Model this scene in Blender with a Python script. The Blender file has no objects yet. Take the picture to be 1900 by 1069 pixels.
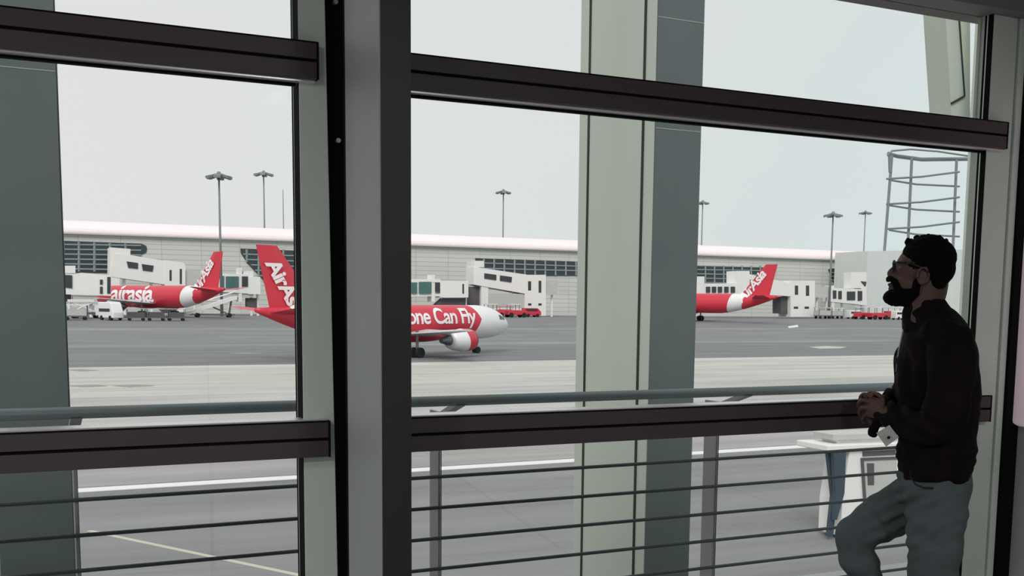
import bpy, bmesh, math, random
from mathutils import Vector, Matrix, noise
random.seed(7)
C = bpy.data.collections.new('place'); bpy.context.scene.collection.children.link(C)
V = Vector
# ---------------------------------------------------------------- camera
W, H = 1900, 1069
FL, YAW, PIT, ROL, PX, PY = 2000.0, math.radians(25.83), math.radians(6.61), math.radians(0.64), 983.0, 792.0
EYE = V((0, 0, 1.5))
_r = V((math.cos(YAW), -math.sin(YAW), 0))
FW = V((math.sin(YAW)*math.cos(PIT), math.cos(YAW)*math.cos(PIT), -math.sin(PIT)))
_u = _r.cross(FW)
RT = _r*math.cos(ROL)+_u*math.sin(ROL)
UP = -_r*math.sin(ROL)+_u*math.cos(ROL)
cd = bpy.data.cameras.new('camera'); cam = bpy.data.objects.new('camera', cd); C.objects.link(cam)
cd.sensor_width = 36; cd.lens = FL*36/W
cd.shift_x = (W/2-PX)/W; cd.shift_y = (PY-H/2)/W
cd.clip_end = 3000; cd.clip_start = .05
m = Matrix((RT, UP, -FW)).transposed().to_4x4(); m.translation = EYE
cam.matrix_world = m
bpy.context.scene.camera = cam

def ray(px, py):
    return FW + RT*((px-PX)/FL) - UP*((py-PY)/FL)
def at(px, py, Y):                       # measured photo position -> point on the plane at distance Y
    d = ray(px, py); return EYE + d*(Y/d.y)
def atz(px, py, Z):
    d = ray(px, py); return EYE + d*((Z-EYE.z)/d.z)
def X(px, Y, py=560): return at(px, py, Y).x
def Z(px, py, Y): return at(px, py, Y).z

# ---------------------------------------------------------------- materials
def mat(name, col, rough=.6, metal=0, var=.08, scale=3., bump=0., spec=.5, detail=4, stretch=(1, 1, 1)):
    m = bpy.data.materials.new(name); m.use_nodes = True
    nt = m.node_tree; b = nt.nodes['Principled BSDF']
    b.inputs['Roughness'].default_value = rough; b.inputs['Metallic'].default_value = metal
    b.inputs['Specular IOR Level'].default_value = spec
    tc = nt.nodes.new('ShaderNodeTexCoord'); mp = nt.nodes.new('ShaderNodeMapping')
    mp.inputs['Scale'].default_value = stretch
    n = nt.nodes.new('ShaderNodeTexNoise'); n.inputs['Scale'].default_value = scale; n.inputs['Detail'].default_value = detail
    nt.links.new(tc.outputs['Object'], mp.inputs[0]); nt.links.new(mp.outputs[0], n.inputs['Vector'])
    mx = nt.nodes.new('ShaderNodeMix'); mx.data_type = 'RGBA'
    nt.links.new(n.outputs['Fac'], mx.inputs[0])
    mx.inputs[6].default_value = (*[c*(1-var) for c in col], 1); mx.inputs[7].default_value = (*[min(1, c*(1+var)) for c in col], 1)
    nt.links.new(mx.outputs[2], b.inputs['Base Color'])
    if bump:
        bp = nt.nodes.new('ShaderNodeBump'); bp.inputs['Strength'].default_value = bump; bp.inputs['Distance'].default_value = .01
        nt.links.new(n.outputs['Fac'], bp.inputs['Height']); nt.links.new(bp.outputs[0], b.inputs['Normal'])
    return m
def glassmat(name, tint=(.95, .97, .965), refl=.05):
    m = bpy.data.materials.new(name); m.use_nodes = True; nt = m.node_tree; nt.nodes.clear()
    o = nt.nodes.new('ShaderNodeOutputMaterial'); t = nt.nodes.new('ShaderNodeBsdfTransparent'); g = nt.nodes.new('ShaderNodeBsdfGlossy')
    t.inputs[0].default_value = (*tint, 1); g.inputs['Roughness'].default_value = .02
    f = nt.nodes.new('ShaderNodeLayerWeight'); f.inputs[0].default_value = .12
    ma = nt.nodes.new('ShaderNodeMath'); ma.operation = 'MULTIPLY'; ma.inputs[1].default_value = refl*4
    nt.links.new(f.outputs['Fresnel'], ma.inputs[0])
    mx = nt.nodes.new('ShaderNodeMixShader'); nt.links.new(ma.outputs[0], mx.inputs[0])
    nt.links.new(t.outputs[0], mx.inputs[1]); nt.links.new(g.outputs[0], mx.inputs[2]); nt.links.new(mx.outputs[0], o.inputs[0])
    return m
MT = dict(
    transom=mat('brown_grey_aluminium', (.060, .043, .048), .5, 0, .06, 6, stretch=(.3, 1, 1)),
    lit_al=mat('lit_aluminium', (.85, .82, .82), .3, .6, .05, 5),
    black=mat('black_gasket', (.005, .005, .005), .85, 0, .1, spec=.12),
    mullion=mat('grey_green_paint', (.70, .77, .71), .55, 0, .05, 1.5),
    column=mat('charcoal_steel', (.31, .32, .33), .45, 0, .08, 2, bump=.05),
    column_shaded=mat('shaded_steel', (.017, .013, .0155), .5, 0, .1, 2),
    bolt=mat('steel_bolt', (.3, .25, .26), .4, .5),
    floor=mat('grey_floor', (.25, .25, .25), .35, 0, .1, 2),
    wall=mat('grey_plaster', (.42, .41, .40), .7, 0, .04, 1.2),
    ceil=mat('ceiling_paint', (.45, .44, .43), .8, 0, .03),
    beam=mat('header_paint', (.26, .25, .24), .6, 0, .03),
    pink=mat('glowing_pink_panel', (.85, .70, .74), .5, 0, .03, 1.5),
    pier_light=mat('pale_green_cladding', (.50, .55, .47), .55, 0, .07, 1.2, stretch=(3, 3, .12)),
    pier_shaded=mat('shaded_pier_cladding', (.10, .125, .125), .6, 0, .12, 2.5, stretch=(1, 1, .5)),
    joint=mat('joint_sealant', (.015, .02, .015), .7),
    rail=mat('painted_rail', (.20, .23, .235), .45, .2, .12, 4),
    railbar=mat('bar_steel', (.045, .05, .052), .5, .2, .1),
    post=mat('post_steel', (.30, .30, .29), .5, .2, .08),
    facade_white=mat('white_bridge_paint', (.80, .79, .76), .6, 0, .05, .6),
    grey_panel=mat('light_grey_panel', (.50, .50, .48), .6, 0, .1, 1),
    dark_glass=mat('dark_glazing', (.035, .045, .05), .2, 0, .3, .8),
    teal_glass=mat('teal_glazing', (.06, .15, .14), .2, 0, .3, 1),
    grid=mat('window_grid', (.25, .32, .32), .5),
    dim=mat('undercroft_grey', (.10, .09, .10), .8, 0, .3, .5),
    roof=mat('pinkish_white_roof', (.93, .80, .82), .5, 0, .02),
    red=mat('red_paint', (.60, .035, .06), .35, 0, .06, .3),
    white=mat('white_paint', (.82, .80, .80), .35, 0, .03, .3),
    letter=mat('white_lettering', (.86, .82, .83), .4, 0, .02),
    tyre=mat('tyre_rubber', (.012, .012, .014), .8),
    metal=mat('bare_metal', (.18, .18, .19), .35, .6, .1),
    wing=mat('wing_grey', (.52, .52, .53), .4, 0, .05, .3),
    mast=mat('galvanised_mast', (.20, .23, .23), .6, .1),
    skin=mat('brown_skin', (.085, .040, .030), .55, 0, .15, 30, .15),
    lip=mat('lip_skin', (.15, .06, .055), .5),
    hair=mat('black_hair', (.0035, .0028, .0032), .85, 0, .3, 60, .5, spec=.08),
    jacket=mat('dark_jacket_cloth', (.008, .0048, .0068), .85, 0, .85, 9, .35, spec=.10),
    jeans=mat('faded_denim', (.088, .106, .113), .85, 0, .34, 9, .35, spec=.15),
    shoe=mat('shoe_leather', (.03, .028, .03), .6),
    sole=mat('rubber_sole', (.3, .3, .3), .7),
    lens=glassmat('spectacle_lens', (.8, .8, .85), .1),
    spec=mat('spectacle_plastic', (.008, .008, .009), .3),
    eye=mat('eye_white', (.5, .48, .46), .3),
    iris=mat('dark_iris', (.015, .01, .008), .2),
    paper=mat('pale_paper', (.48, .47, .46), .7, 0, .06, 20),
    block=mat('grey_block_panel', (.62, .66, .63), .7, 0, .06, .4, stretch=(3, 3, .2)),
    blue_dark=mat('blue_grey_steel', (.05, .075, .10), .5, .1, .15, 3),
    yellow=mat('yellow_line', (.52, .50, .40), .7),
    glass=glassmat('window_glass', refl=.02),
    lamp=mat('lamp_body', (.55, .55, .55), .5),
    brass=mat('denim_stitch', (.06, .06, .05), .6),
)
_b = MT['pink'].node_tree.nodes['Principled BSDF']; _b.inputs['Emission Color'].default_value = (.80, .62, .68, 1); _b.inputs['Emission Strength'].default_value = .18  # glow added to brighten the made-up pink panel
def brickfacade():
    m = mat('ribbed_facade_cladding', (.60, .60, .57), .6, 0, .05, .2)
    nt = m.node_tree; b = nt.nodes['Principled BSDF']
    tc = nt.nodes.new('ShaderNodeTexCoord'); sp = nt.nodes.new('ShaderNodeSeparateXYZ'); cb = nt.nodes.new('ShaderNodeCombineXYZ')
    nt.links.new(tc.outputs['Object'], sp.inputs[0]); nt.links.new(sp.outputs[0], cb.inputs[0]); nt.links.new(sp.outputs[2], cb.inputs[1])
    br = nt.nodes.new('ShaderNodeTexBrick'); br.offset = 0; br.inputs['Scale'].default_value = 1
    br.inputs['Brick Width'].default_value = 9; br.inputs['Row Height'].default_value = 1.15
    br.inputs['Mortar Size'].default_value = .07; br.inputs['Mortar Smooth'].default_value = .3
    br.inputs['Color1'].default_value = (.62, .62, .585, 1); br.inputs['Color2'].default_value = (.57, .57, .54, 1); br.inputs['Mortar'].default_value = (.36, .37, .34, 1)
    nt.links.new(cb.outputs[0], br.inputs['Vector']); nt.links.new(br.outputs[0], b.inputs['Base Color'])
    return m
MT['facade'] = brickfacade()
def apronmat():
    m = bpy.data.materials.new('apron_concrete'); m.use_nodes = True; nt = m.node_tree; b = nt.nodes['Principled BSDF']
    b.inputs['Roughness'].default_value = .75; b.inputs['Specular IOR Level'].default_value = .25
    tc = nt.nodes.new('ShaderNodeTexCoord'); sp = nt.nodes.new('ShaderNodeSeparateXYZ'); nt.links.new(tc.outputs['Object'], sp.inputs[0])
    # wobble the boundaries a touch
    rp = nt.nodes.new('ShaderNodeValToRGB'); rp.color_ramp.interpolation = 'CONSTANT'
    mr = nt.nodes.new('ShaderNodeMapRange'); mr.inputs['From Min'].default_value = 0; mr.inputs['From Max'].default_value = 260
    nt.links.new(sp.outputs[1], mr.inputs[0]); nt.links.new(mr.outputs[0], rp.inputs[0])
    e = rp.color_ramp.elements
    e[0].position = 0; e[0].color = (.235, .235, .235, 1)
    def add(y, c): q = rp.color_ramp.elements.new(y/260); q.color = (*c, 1)
    e[1].position = 32.6/260; e[1].color = (.70, .69, .66, 1)       # white kerb line
    add(33.5, (.36, .345, .335)); add(40, (.44, .435, .41)); add(63, (.50, .50, .455)); add(88, (.56, .56, .52)); add(91, (.20, .205, .208))
    add(120, (.27, .275, .275)); add(124, (.225, .23, .232)); add(160, (.27, .272, .272)); add(166, (.21, .212, .215))
    mp = nt.nodes.new('ShaderNodeMapping'); mp.inputs['Scale'].default_value = (.05, .45, 1); mp.inputs['Rotation'].default_value = (0, 0, .12)
    n = nt.nodes.new('ShaderNodeTexNoise'); n.inputs['Scale'].default_value = 1.; n.inputs['Detail'].default_value = 6; n.inputs['Roughness'].default_value = .65
    nt.links.new(tc.outputs['Object'], mp.inputs[0]); nt.links.new(mp.outputs[0], n.inputs['Vector'])
    cr = nt.nodes.new('ShaderNodeMapRange'); cr.inputs['From Min'].default_value = .25; cr.inputs['From Max'].default_value = .75
    cr.inputs['To Min'].default_value = .74; cr.inputs['To Max'].default_value = 1.26
    nt.links.new(n.outputs['Fac'], cr.inputs[0])
    mx = nt.nodes.new('ShaderNodeMix'); mx.data_type = 'RGBA'; mx.blend_type = 'MULTIPLY'; mx.inputs[0].default_value = 1
    cb = nt.nodes.new('ShaderNodeCombineXYZ')
    for i in range(3): nt.links.new(cr.outputs[0], cb.inputs[i])
    nt.links.new(rp.outputs[0], mx.inputs[6]); nt.links.new(cb.outputs[0], mx.inputs[7])
    # slab joints
    br = nt.nodes.new('ShaderNodeTexBrick'); br.offset = 0; br.inputs['Scale'].default_value = 1; br.inputs['Brick Width'].default_value = 7.5; br.inputs['Row Height'].default_value = 7.5
    br.inputs['Mortar Size'].default_value = .05; br.inputs['Color1'].default_value = (1, 1, 1, 1); br.inputs['Color2'].default_value = (.93, .93, .94, 1); br.inputs['Mortar'].default_value = (.90, .90, .90, 1)
    mp2 = nt.nodes.new('ShaderNodeMapping'); mp2.inputs['Rotation'].default_value = (0, 0, .16); nt.links.new(tc.outputs['Object'], mp2.inputs[0]); nt.links.new(mp2.outputs[0], br.inputs['Vector'])
    m2 = nt.nodes.new('ShaderNodeMix'); m2.data_type = 'RGBA'; m2.blend_type = 'MULTIPLY'; m2.inputs[0].default_value = 1
    nt.links.new(mx.outputs[2], m2.inputs[6]); nt.links.new(br.outputs[0], m2.inputs[7]); nt.links.new(m2.outputs[2], b.inputs['Base Color'])
    return m
MT['apron'] = apronmat()

# ---------------------------------------------------------------- mesh helpers
class MB:
    def __init__(s): s.v = []; s.f = []
    def poly(s, pts, ext):                     # closed prism: outline + extrusion vector
        k = len(s.v); n = len(pts); ext = V(ext)
        s.v += [V(p) for p in pts]+[V(p)+ext for p in pts]
        s.f.append(list(range(k, k+n))); s.f.append(list(range(k+2*n-1, k+n-1, -1)))
        for i in range(n): j = (i+1) % n; s.f.append([k+i, k+n+i, k+n+j, k+j])
        return s
    def box(s, x0, x1, y0, y1, z0, z1):
        return s.poly([(x0, y0, z0), (x1, y0, z0), (x1, y0, z1), (x0, y0, z1)], (0, y1-y0, 0))
    def loft(s, rings, cap=True):
        k = len(s.v); n = len(rings[0])
        for r in rings: s.v += [V(p) for p in r]
        for a in range(len(rings)-1):
            for i in range(n):
                j = (i+1) % n; s.f.append([k+a*n+i, k+a*n+j, k+(a+1)*n+j, k+(a+1)*n+i])
        if cap: s.f.append([k+i for i in range(n)][::-1]); s.f.append([k+(len(rings)-1)*n+i for i in range(n)])
        return s
    def tube(s, pts, r, seg=10, ref=None, r2=None):
        pts = [V(p) for p in pts]; rr = r if isinstance(r, (list, tuple)) else [r]*len(pts)
        r2 = rr if r2 is None else (r2 if isinstance(r2, (list, tuple)) else [r2]*len(pts))
        rings = []; 
        for i, p in enumerate(pts):
            t = (pts[min(i+1, len(pts)-1)]-pts[max(i-1, 0)]).normalized()
            rf = V(ref) if ref is not None else (V((0, 0, 1)) if abs(t.z) < .9 else V((0, 1, 0)))
            a = rf.cross(t).normalized(); b = t.cross(a).normalized()
            rings.append([p+a*math.cos(q)*rr[i]+b*math.sin(q)*r2[i] for q in [2*math.pi*k/seg for k in range(seg)]])
        return s.loft(rings)
    def ell(s, c, ax, seg=20, rings=12):       # ellipsoid with three axis vectors
        c = V(c); a, b, d = [V(q) for q in ax]; R = []
        for i in range(1, rings):
            th = math.pi*i/rings
            R.append([c+d*math.cos(th)+(a*math.cos(q)+b*math.sin(q))*math.sin(th) for q in [2*math.pi*k/seg for k in range(seg)]])
        k = len(s.v); s.loft(R, cap=False)
        s.v.append(c+d); s.v.append(c-d); e = len(s.v)
        for i in range(seg):
            j = (i+1) % seg; s.f.append([e-2, k+j, k+i]); s.f.append([e-1, k+(rings-2)*seg+i, k+(rings-2)*seg+j])
        return s
    def mesh(s, name):
        me = bpy.data.meshes.new(name); me.from_pydata([tuple(p) for p in s.v], [], s.f)
        bm = bmesh.new(); bm.from_mesh(me); bmesh.ops.recalc_face_normals(bm, faces=bm.faces); bm.to_mesh(me); bm.free()
        return me
    def build(s, name, mt, parent=None, smooth=False, bev=0, local=False):
        if parent is not None and not local:
            off = parent_loc(parent); s.v = [p-off for p in s.v]
        elif parent is None and not local:
            lo = V((min(p.x for p in s.v), min(p.y for p in s.v), min(p.z for p in s.v))); hi = V((max(p.x for p in s.v), max(p.y for p in s.v), max(p.z for p in s.v)))
            org = V(((lo.x+hi.x)/2, (lo.y+hi.y)/2, lo.z))
        me = s.mesh(name)
        if parent is None and not local: me.transform(Matrix.Translation(-org))
        mm = MT[mt] if isinstance(mt, str) else mt
        me.materials.append(mm)
        o = bpy.data.objects.new(name, me); C.objects.link(o)
        if parent is None and not local: o.location = org
        if parent is not None: o.parent = parent
        if smooth:
            for p in me.polygons: p.use_smooth = True
        if bev:
            b = o.modifiers.new('bevel', 'BEVEL'); b.width = bev; b.segments = 2; b.limit_method = 'ANGLE'
        return o
def parent_loc(p):
    v = V((0, 0, 0))
    while p is not None: v = v+p.location; p = p.parent
    return v
def empty(name, loc, label=None, cat=None, group=None, kind=None, rz=0):
    o = bpy.data.objects.new(name, None); C.objects.link(o); o.location = loc; o.rotation_euler = (0, 0, rz); o.empty_display_size = .2
    return tag(o, label, cat, group, kind)
def tag(o, label=None, cat=None, group=None, kind=None):
    if label: o['label'] = label
    if cat: o['category'] = cat
    if group: o['group'] = group
    if kind: o['kind'] = kind
    return o
def remesh(mb, name, mt, parent, voxel=.008, smooth=6, disp=None):
    off = parent_loc(parent)
    me = mb.mesh(name); me.transform(Matrix.Translation(-off))
    o = bpy.data.objects.new(name, me); C.objects.link(o)
    r = o.modifiers.new('r', 'REMESH'); r.mode = 'VOXEL'; r.voxel_size = voxel
    sm = o.modifiers.new('s', 'SMOOTH'); sm.factor = .5; sm.iterations = smooth
    dg = bpy.context.evaluated_depsgraph_get(); dg.update()
    me2 = bpy.data.meshes.new_from_object(o.evaluated_get(dg))
    o.modifiers.clear(); o.data = me2; bpy.data.meshes.remove(me); me2.name = name
    me2.materials.clear(); me2.materials.append(MT[mt])
    if disp:
        ns = [v.normal.copy() for v in me2.vertices]
        for v, n in zip(me2.vertices, ns): v.co += n*disp(v.co+off, n)
    for p in me2.polygons: p.use_smooth = True
    o.parent = parent
    return o

# ---------------------------------------------------------------- room shell
DT = 3.30            # front of the transoms
DM = 3.345           # front of the mullions
DG = 3.40            # glass
XR = at(1880, 520, 3.40).x
floor = tag(MB().box(-6, XR+.3, -7, 3.56, -.2, 0).build('floor', 'floor'), kind='structure')
HZ = Z(1745, 0, DT)
ceiling = tag(MB().box(-6, XR+.3, -7, 3.3, HZ+.25, HZ+.45).build('ceiling', 'ceil'), kind='structure')
tag(MB().box(-6, XR, DT-.02, DT+.20, HZ, HZ+.45).build('trim_1', 'beam', bev=.004), kind='structure')
tag(MB().box(-6, XR+.3, -7.2, -7, 0, HZ+.45).build('wall_back', 'wall'), kind='structure')
tag(MB().box(-6.2, -6, -7.2, 3.56, 0, HZ+.45).build('wall_left', 'wall'), kind='structure')
tag(MB().box(XR, XR+.3, -7, 3.56, 0, HZ+.45).build('wall_right', 'wall'), kind='structure')

def transom(par, x0, x1, z0, z1, upper):
    h = z1-z0; g0 = z0+h*.455; g1 = z0+h*.54
    prof = [(DT, z0), (DT, g0), (DT+.012, g0), (DT+.012, g1), (DT, g1), (DT, z1), (DG-.01, z1), (DG-.01, z0)]
    mb = MB().poly([(x0, y, z) for y, z in prof], (x1-x0, 0, 0))
    t = mb.build('transom', 'transom', par, bev=.0015)
    MB().box(x0+.002, x1-.002, DT+.009, DT+.0125, g0+.001, g1-.001).build('groove_gasket', 'black', t)
    MB().box(x1, x1+.006, DT-.001, DG-.012, z0-.001, z1+.001).build('end_cap', 'black', t)
    MB().box(x0, x1, DT-.0012, DT+.002, z1-.003, z1+.0015).build('edge_trim', 'black', t)
    if upper:
        MB().box(x0, min(x1, x1), DT+.02, DG-.02, z0-.007, z0-.0005).build('lit_soffit_strip', 'lit_al', t)  # pale strip colours in the daylight on the transom's underside
        MB().box(x0, x1-.052, DG-.045, DG-.02, z0-.014, z0-.0075).build('glazing_gasket', 'black', t)
    else:
        MB().box(x0, x1, DT+.008, DG-.012, z1+.0016, z1+.006).build('lit_sill_strip', 'lit_al', t)  # pale strip colours in the bright sky reflection on the transom top
    return t
ZL1 = Z(300, 793.5, DT); ZL0 = Z(300, 864, DT); ZU0 = Z(1300, 218.5, DT); ZU1 = Z(1300, 161, DT)
print('transom z', ZL0, ZL1, ZU0, ZU1, 'check left', Z(300, 39, DT), Z(300, 115, DT), 'r', Z(1300, 759, DT), Z(1300, 812, DT))
ZBOT = .02
XE = at(547, 530, DG).x; XM0 = at(559, 530, DM).x
w1 = empty('window_1', (0, DG, 0), kind='structure')
transom(w1, -3, at(588, 100, DT).x, ZU0, ZU1, True)
transom(w1, -3, at(610, 815, DT).x, ZL0, ZL1, False)
transom(w1, -3, XM0+.04, .02, .14, False)
# mullion: its right edge opens out towards the floor
xt = at(603, 0, DM).x; xb = at(627, 1069, DM).x; zt_, zb_ = Z(603, 0, DM), Z(627, 1069, DM)
sl = (xb-xt)/(zb_-zt_)
def xedge(z): return xt+(z-zt_)*sl
MB().poly([(XM0, DM, 0), (xedge(0), DM, 0), (xedge(HZ), DM, HZ), (XM0, DM, HZ)], (0, .075, 0)).build('mullion', 'mullion', w1, bev=.003)
MB().box(at(550.5, 530, 3.412).x, XM0-.0002, DM+.001, DG+.012, .0, HZ).build('glazing_gasket', 'black', w1)
MB().box(XM0+.02, at(760, 500, 3.4).x, DM+.11, DG+.12, 0, HZ).build('cover_strip', 'black', w1)
XE = at(551, 530, DG).x
for a, b in ((.14, ZL0), (ZL1, ZU0), (ZU1, HZ)):
    MB().box(-6, XE+.003, DG, DG+.011, a, b).build('glass_pane', 'glass', w1)
w2 = empty('window_2', (2, DG, 0), kind='structure')
XE2 = at(1797, 600, DG).x; XM2 = at(1814, 560, DM).x; XM3 = at(1858, 560, DM).x
XS2 = at(700, 500, DT).x
transom(w2, XS2, at(1869, 250, DT).x, ZU0, ZU1, True)
transom(w2, XS2, at(1838, 758, DT).x, ZL0, ZL1, False)
transom(w2, XS2, XM3, .02, .14, False)
MB().box(XM2, XM3, DM, DM+.075, 0, HZ).build('mullion', 'mullion', w2, bev=.003)
MB().box(XM3+.004, XM3+.014, DM+.01, DM+.1, 0, HZ).build('joint_strip', 'black', w2)
MB().box(XM3+.010, at(1872, 560, DM).x, DM-.006, DM+.1, 0, HZ).build('mullion', 'mullion', w2, bev=.003)
MB().box(at(1872, 560, DM).x+.002, XR+.01, DM-.02, DM+.1, 0, HZ).build('corner_gasket', 'black', w2)
MB().box(XM2-.004, XM2-.0002, DM+.001, 3.371, 0, HZ).build('glazing_gasket', 'black', w2)
MB().box(XM2-.004, XM2-.0002, 3.3712, 3.377, 0, HZ).build('glazing_bead', 'mullion', w2)
MB().box(XM2-.004, XM2-.0002, 3.3772, 3.388, 0, HZ).build('glazing_gasket', 'black', w2)
MB().box(XM2-.004, XM2-.0002, 3.3882, 3.425, 0, HZ).build('frame_reveal', 'pier_light', w2)
MB().box(at(755, 500, 3.4).x-.1, at(755, 500, 3.4).x, DM+.02, DG+.05, 0, HZ).build('jamb_strip', 'black', w2)
for a, b in ((.14, ZL0), (ZL1, ZU0), (ZU1, HZ)):
    MB().box(at(755, 500, 3.4).x-.02, XM2-.004, DG, DG+.011, a, b).build('glass_pane', 'glass', w2)
# low ledge in front of the glass, carries the raised foot
tag(MB().box(XS2+.02, XR, 3.10, 3.29, 0, .20).build('trim_2', 'transom', bev=.006), kind='structure')

# steel column inside
DC = 2.86
cx0 = at(706.5, 540, DC).x; cx1 = at(763, 540, DC).x
dback = DC*(706.5-11)/(634-11)
col = empty('steel_column', ((cx0+cx1)/2, DC+.1, 0), 'slim charcoal steel column in front of the window, side coloured lighter as lit, front coloured dark as shaded', 'column')
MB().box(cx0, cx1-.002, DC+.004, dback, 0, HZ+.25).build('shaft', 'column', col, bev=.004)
MB().box(cx0+.003, cx1, DC, DC+.0039, 0, HZ+.25).build('front_plate', 'column_shaded', col)  # front coloured darker than the window-lit side to stand for shade
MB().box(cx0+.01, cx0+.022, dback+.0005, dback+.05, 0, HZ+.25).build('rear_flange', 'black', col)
MB().box(cx1-.0019, cx1+.001, DC+.004, dback, 0, HZ+.25).build('side_plate', 'column_shaded', col)
for (bx, by) in ((620, 6), (625, 262), (522, 0)):
    if bx < 600: continue
    p = at(bx, by, DM+.1); MB().tube([p, p+V((0, -.02, 0))], .0075, 10).build('bolt', 'bolt', col)

# pink overlay strip made up as a glowing panel on the right wall
def wallpt(px, py):
    d = ray(px, py); return EYE+d*((XR-.001)/d.x)
pA = wallpt(1876+8, 480)
zt2 = wallpt(1890, 172).z; zb2 = wallpt(1893, 790).z
ya = 3.36; yb = 2.75
n = 8; pts = []
rad = .07
for (cy, cz, a0) in ((ya-rad, zt2-rad, 0), (yb+rad, zt2-rad, 90), (yb+rad, zb2+rad, 180), (ya-rad, zb2+rad, 270)):
    for k in range(n+1):
        q = math.radians(a0+90*k/n); pts.append((XR-.003, cy+rad*math.cos(q), cz+rad*math.sin(q)))
tag(MB().poly(pts, (-.035, 0, 0)).build('added_pink_panel', 'pink', bev=.01), 'tall pale pink rounded panel made up from an overlay strip, its glow added, on the right wall', 'panel')

# ---------------------------------------------------------------- balcony outside
DP, DH = 4.60, 4.32
zs = [Z(1046, y, DP) for y in (866.7, 921, 974.6, 1026.6)]
sp = (zs[0]-zs[3])/3
tag(MB().box(-7, 9, 3.57, 5.0, -.45, -.12).build('balcony_slab', 'grey_panel'), kind='structure')
rl = empty('balcony_railing', (2, DP, -.12), 'grey metal balcony railing with flat posts and horizontal bars outside the glass', 'railing')
ztop = Z(1046, 728, DH); zbt = Z(1046, 746.5, DH)
MB().tube([(-7, DH, (ztop+zbt)/2), (9, DH, (ztop+zbt)/2)], (ztop-zbt)/2, 16, ref=(0, 0, 1)).build('handrail', 'rail', rl, smooth=True)
for k in range(-1, 6):
    z = zs[0]-sp*k
    MB().tube([(-7, DP-.05, z), (9, DP-.05, z)], .0085, 10).build('bar', 'railbar', rl, smooth=True)
xp = [at(141, 950, DP).x, at(810, 950, DP).x]; dx = xp[1]-xp[0]
for k in range(-4, 5):
    x = xp[0]+dx*k
    MB().box(x-.006, x+.006, DP-.035, DP+.075, -.12, 1.0).build('post', 'post', rl, bev=.002)
    MB().box(x+.0061, x+.009, DP-.04, DP-.035, -.12, 1.0).build('post_edge', 'railbar', rl)
    MB().poly([(x-.02, DP-.03, .965), (x-.02, DP+.03, .965), (x-.02, DH+.03, (ztop+zbt)/2-.012), (x-.02, DH-.02, (ztop+zbt)/2-.02)], (.04, 0, 0)).build('bracket', 'post', rl)

# ---------------------------------------------------------------- piers
DPF = 6.0; DPB = DPF*(1206-11)/(1035-11)
pc1 = X(1289, DPF); pc0 = X(1206, DPF)
def pier(x0, label):
    p = empty('concrete_pier', (x0+.2, 6.3, -4.0), label, 'pier')
    w = pc1-pc0
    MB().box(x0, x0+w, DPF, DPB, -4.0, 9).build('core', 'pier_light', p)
    MB().box(x0+.004, x0+w+.004, DPF-.012, DPF-.0005, -4.0, 9).build('front_cladding', 'pier_shaded', p)  # dark colour stands for the shade on the pier under the building
    MB().box(x0+w+.0005, x0+w+.012, DPF, DPB, -4.0, 9).build('side_cladding', 'pier_shaded', p)
    for px in (1056, 1181):
        y = DPF*(1206-11)/(px-11)
        MB().box(x0-.006, x0-.0005, y-.012, y+.012, -4.0, 9).build('joint_strip', 'joint', p)
    for z in (Z(1250, 36, DPF), Z(1250, 241, DPF)):
        MB().box(x0+.004, x0+w, DPF-.0135, DPF-.0121, z-.003, z+.003).build('panel_joint', 'post', p)
    return p
pier(pc0, 'tall pier outside mid window, pale green with black joints and front coloured dark as shaded')
lx = X(112, DPF, 400)
pier(lx-(pc1-pc0)-.0, 'pier with shade painted into its front at the far left edge outside the left window')
p3 = pier(pc0+(pc0-(lx-(pc1-pc0))), 'pale green pier outside far right, slanting bracket at its top')
# slanting bracket of the right pier
b0 = [at(1751, -40, 7.2), at(1755, 40, 7.2), at(1764, 188, 7.2), at(1766, 230, 7.2), at(1800, 230, 7.2), at(1800, -40, 7.2)]
br = MB().poly(b0, (0, .25, 0)).build('bracket', 'pier_light', p3)
q0, q1, q2 = at(1776, -20, 7.19), at(1790, 178, 7.19), at(1765, 192, 7.19)
MB().tube([q0, q1], .007, 6).tube([q1, q2], .009, 6).build('bracket_joint', 'joint', br)

# ---------------------------------------------------------------- apron
def gz(Y):
    if Y <= 105: return -4.0
    if Y >= 211: return -2.2
    return -4.0+1.8*(Y-105)/106
mb = MB(); ys = [-20, 5, 30, 60, 90, 105, 130, 160, 190, 211, 260, 1500]
k = 0
for y in ys: mb.v += [V((-900, y, gz(y))), V((1800, y, gz(y)))]
for i in range(len(ys)-1): mb.f.append([2*i, 2*i+1, 2*i+3, 2*i+2])
tag(mb.build('apron', 'apron', local=True), kind='structure')
ya_, yb_ = atz(165, 985, -4), atz(548, 1066, -4)
d = (yb_-ya_).normalized(); nrm = V((-d.y, d.x, 0))*.07
ya_ -= d*0; yb_ += d*14
tag(MB().poly([ya_-nrm, yb_-nrm, yb_+nrm, ya_+nrm], (0, 0, .006)).build('painted_line', 'yellow'), 'thin pale yellow line painted on the near apron at lower left', 'ground marking')

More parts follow.
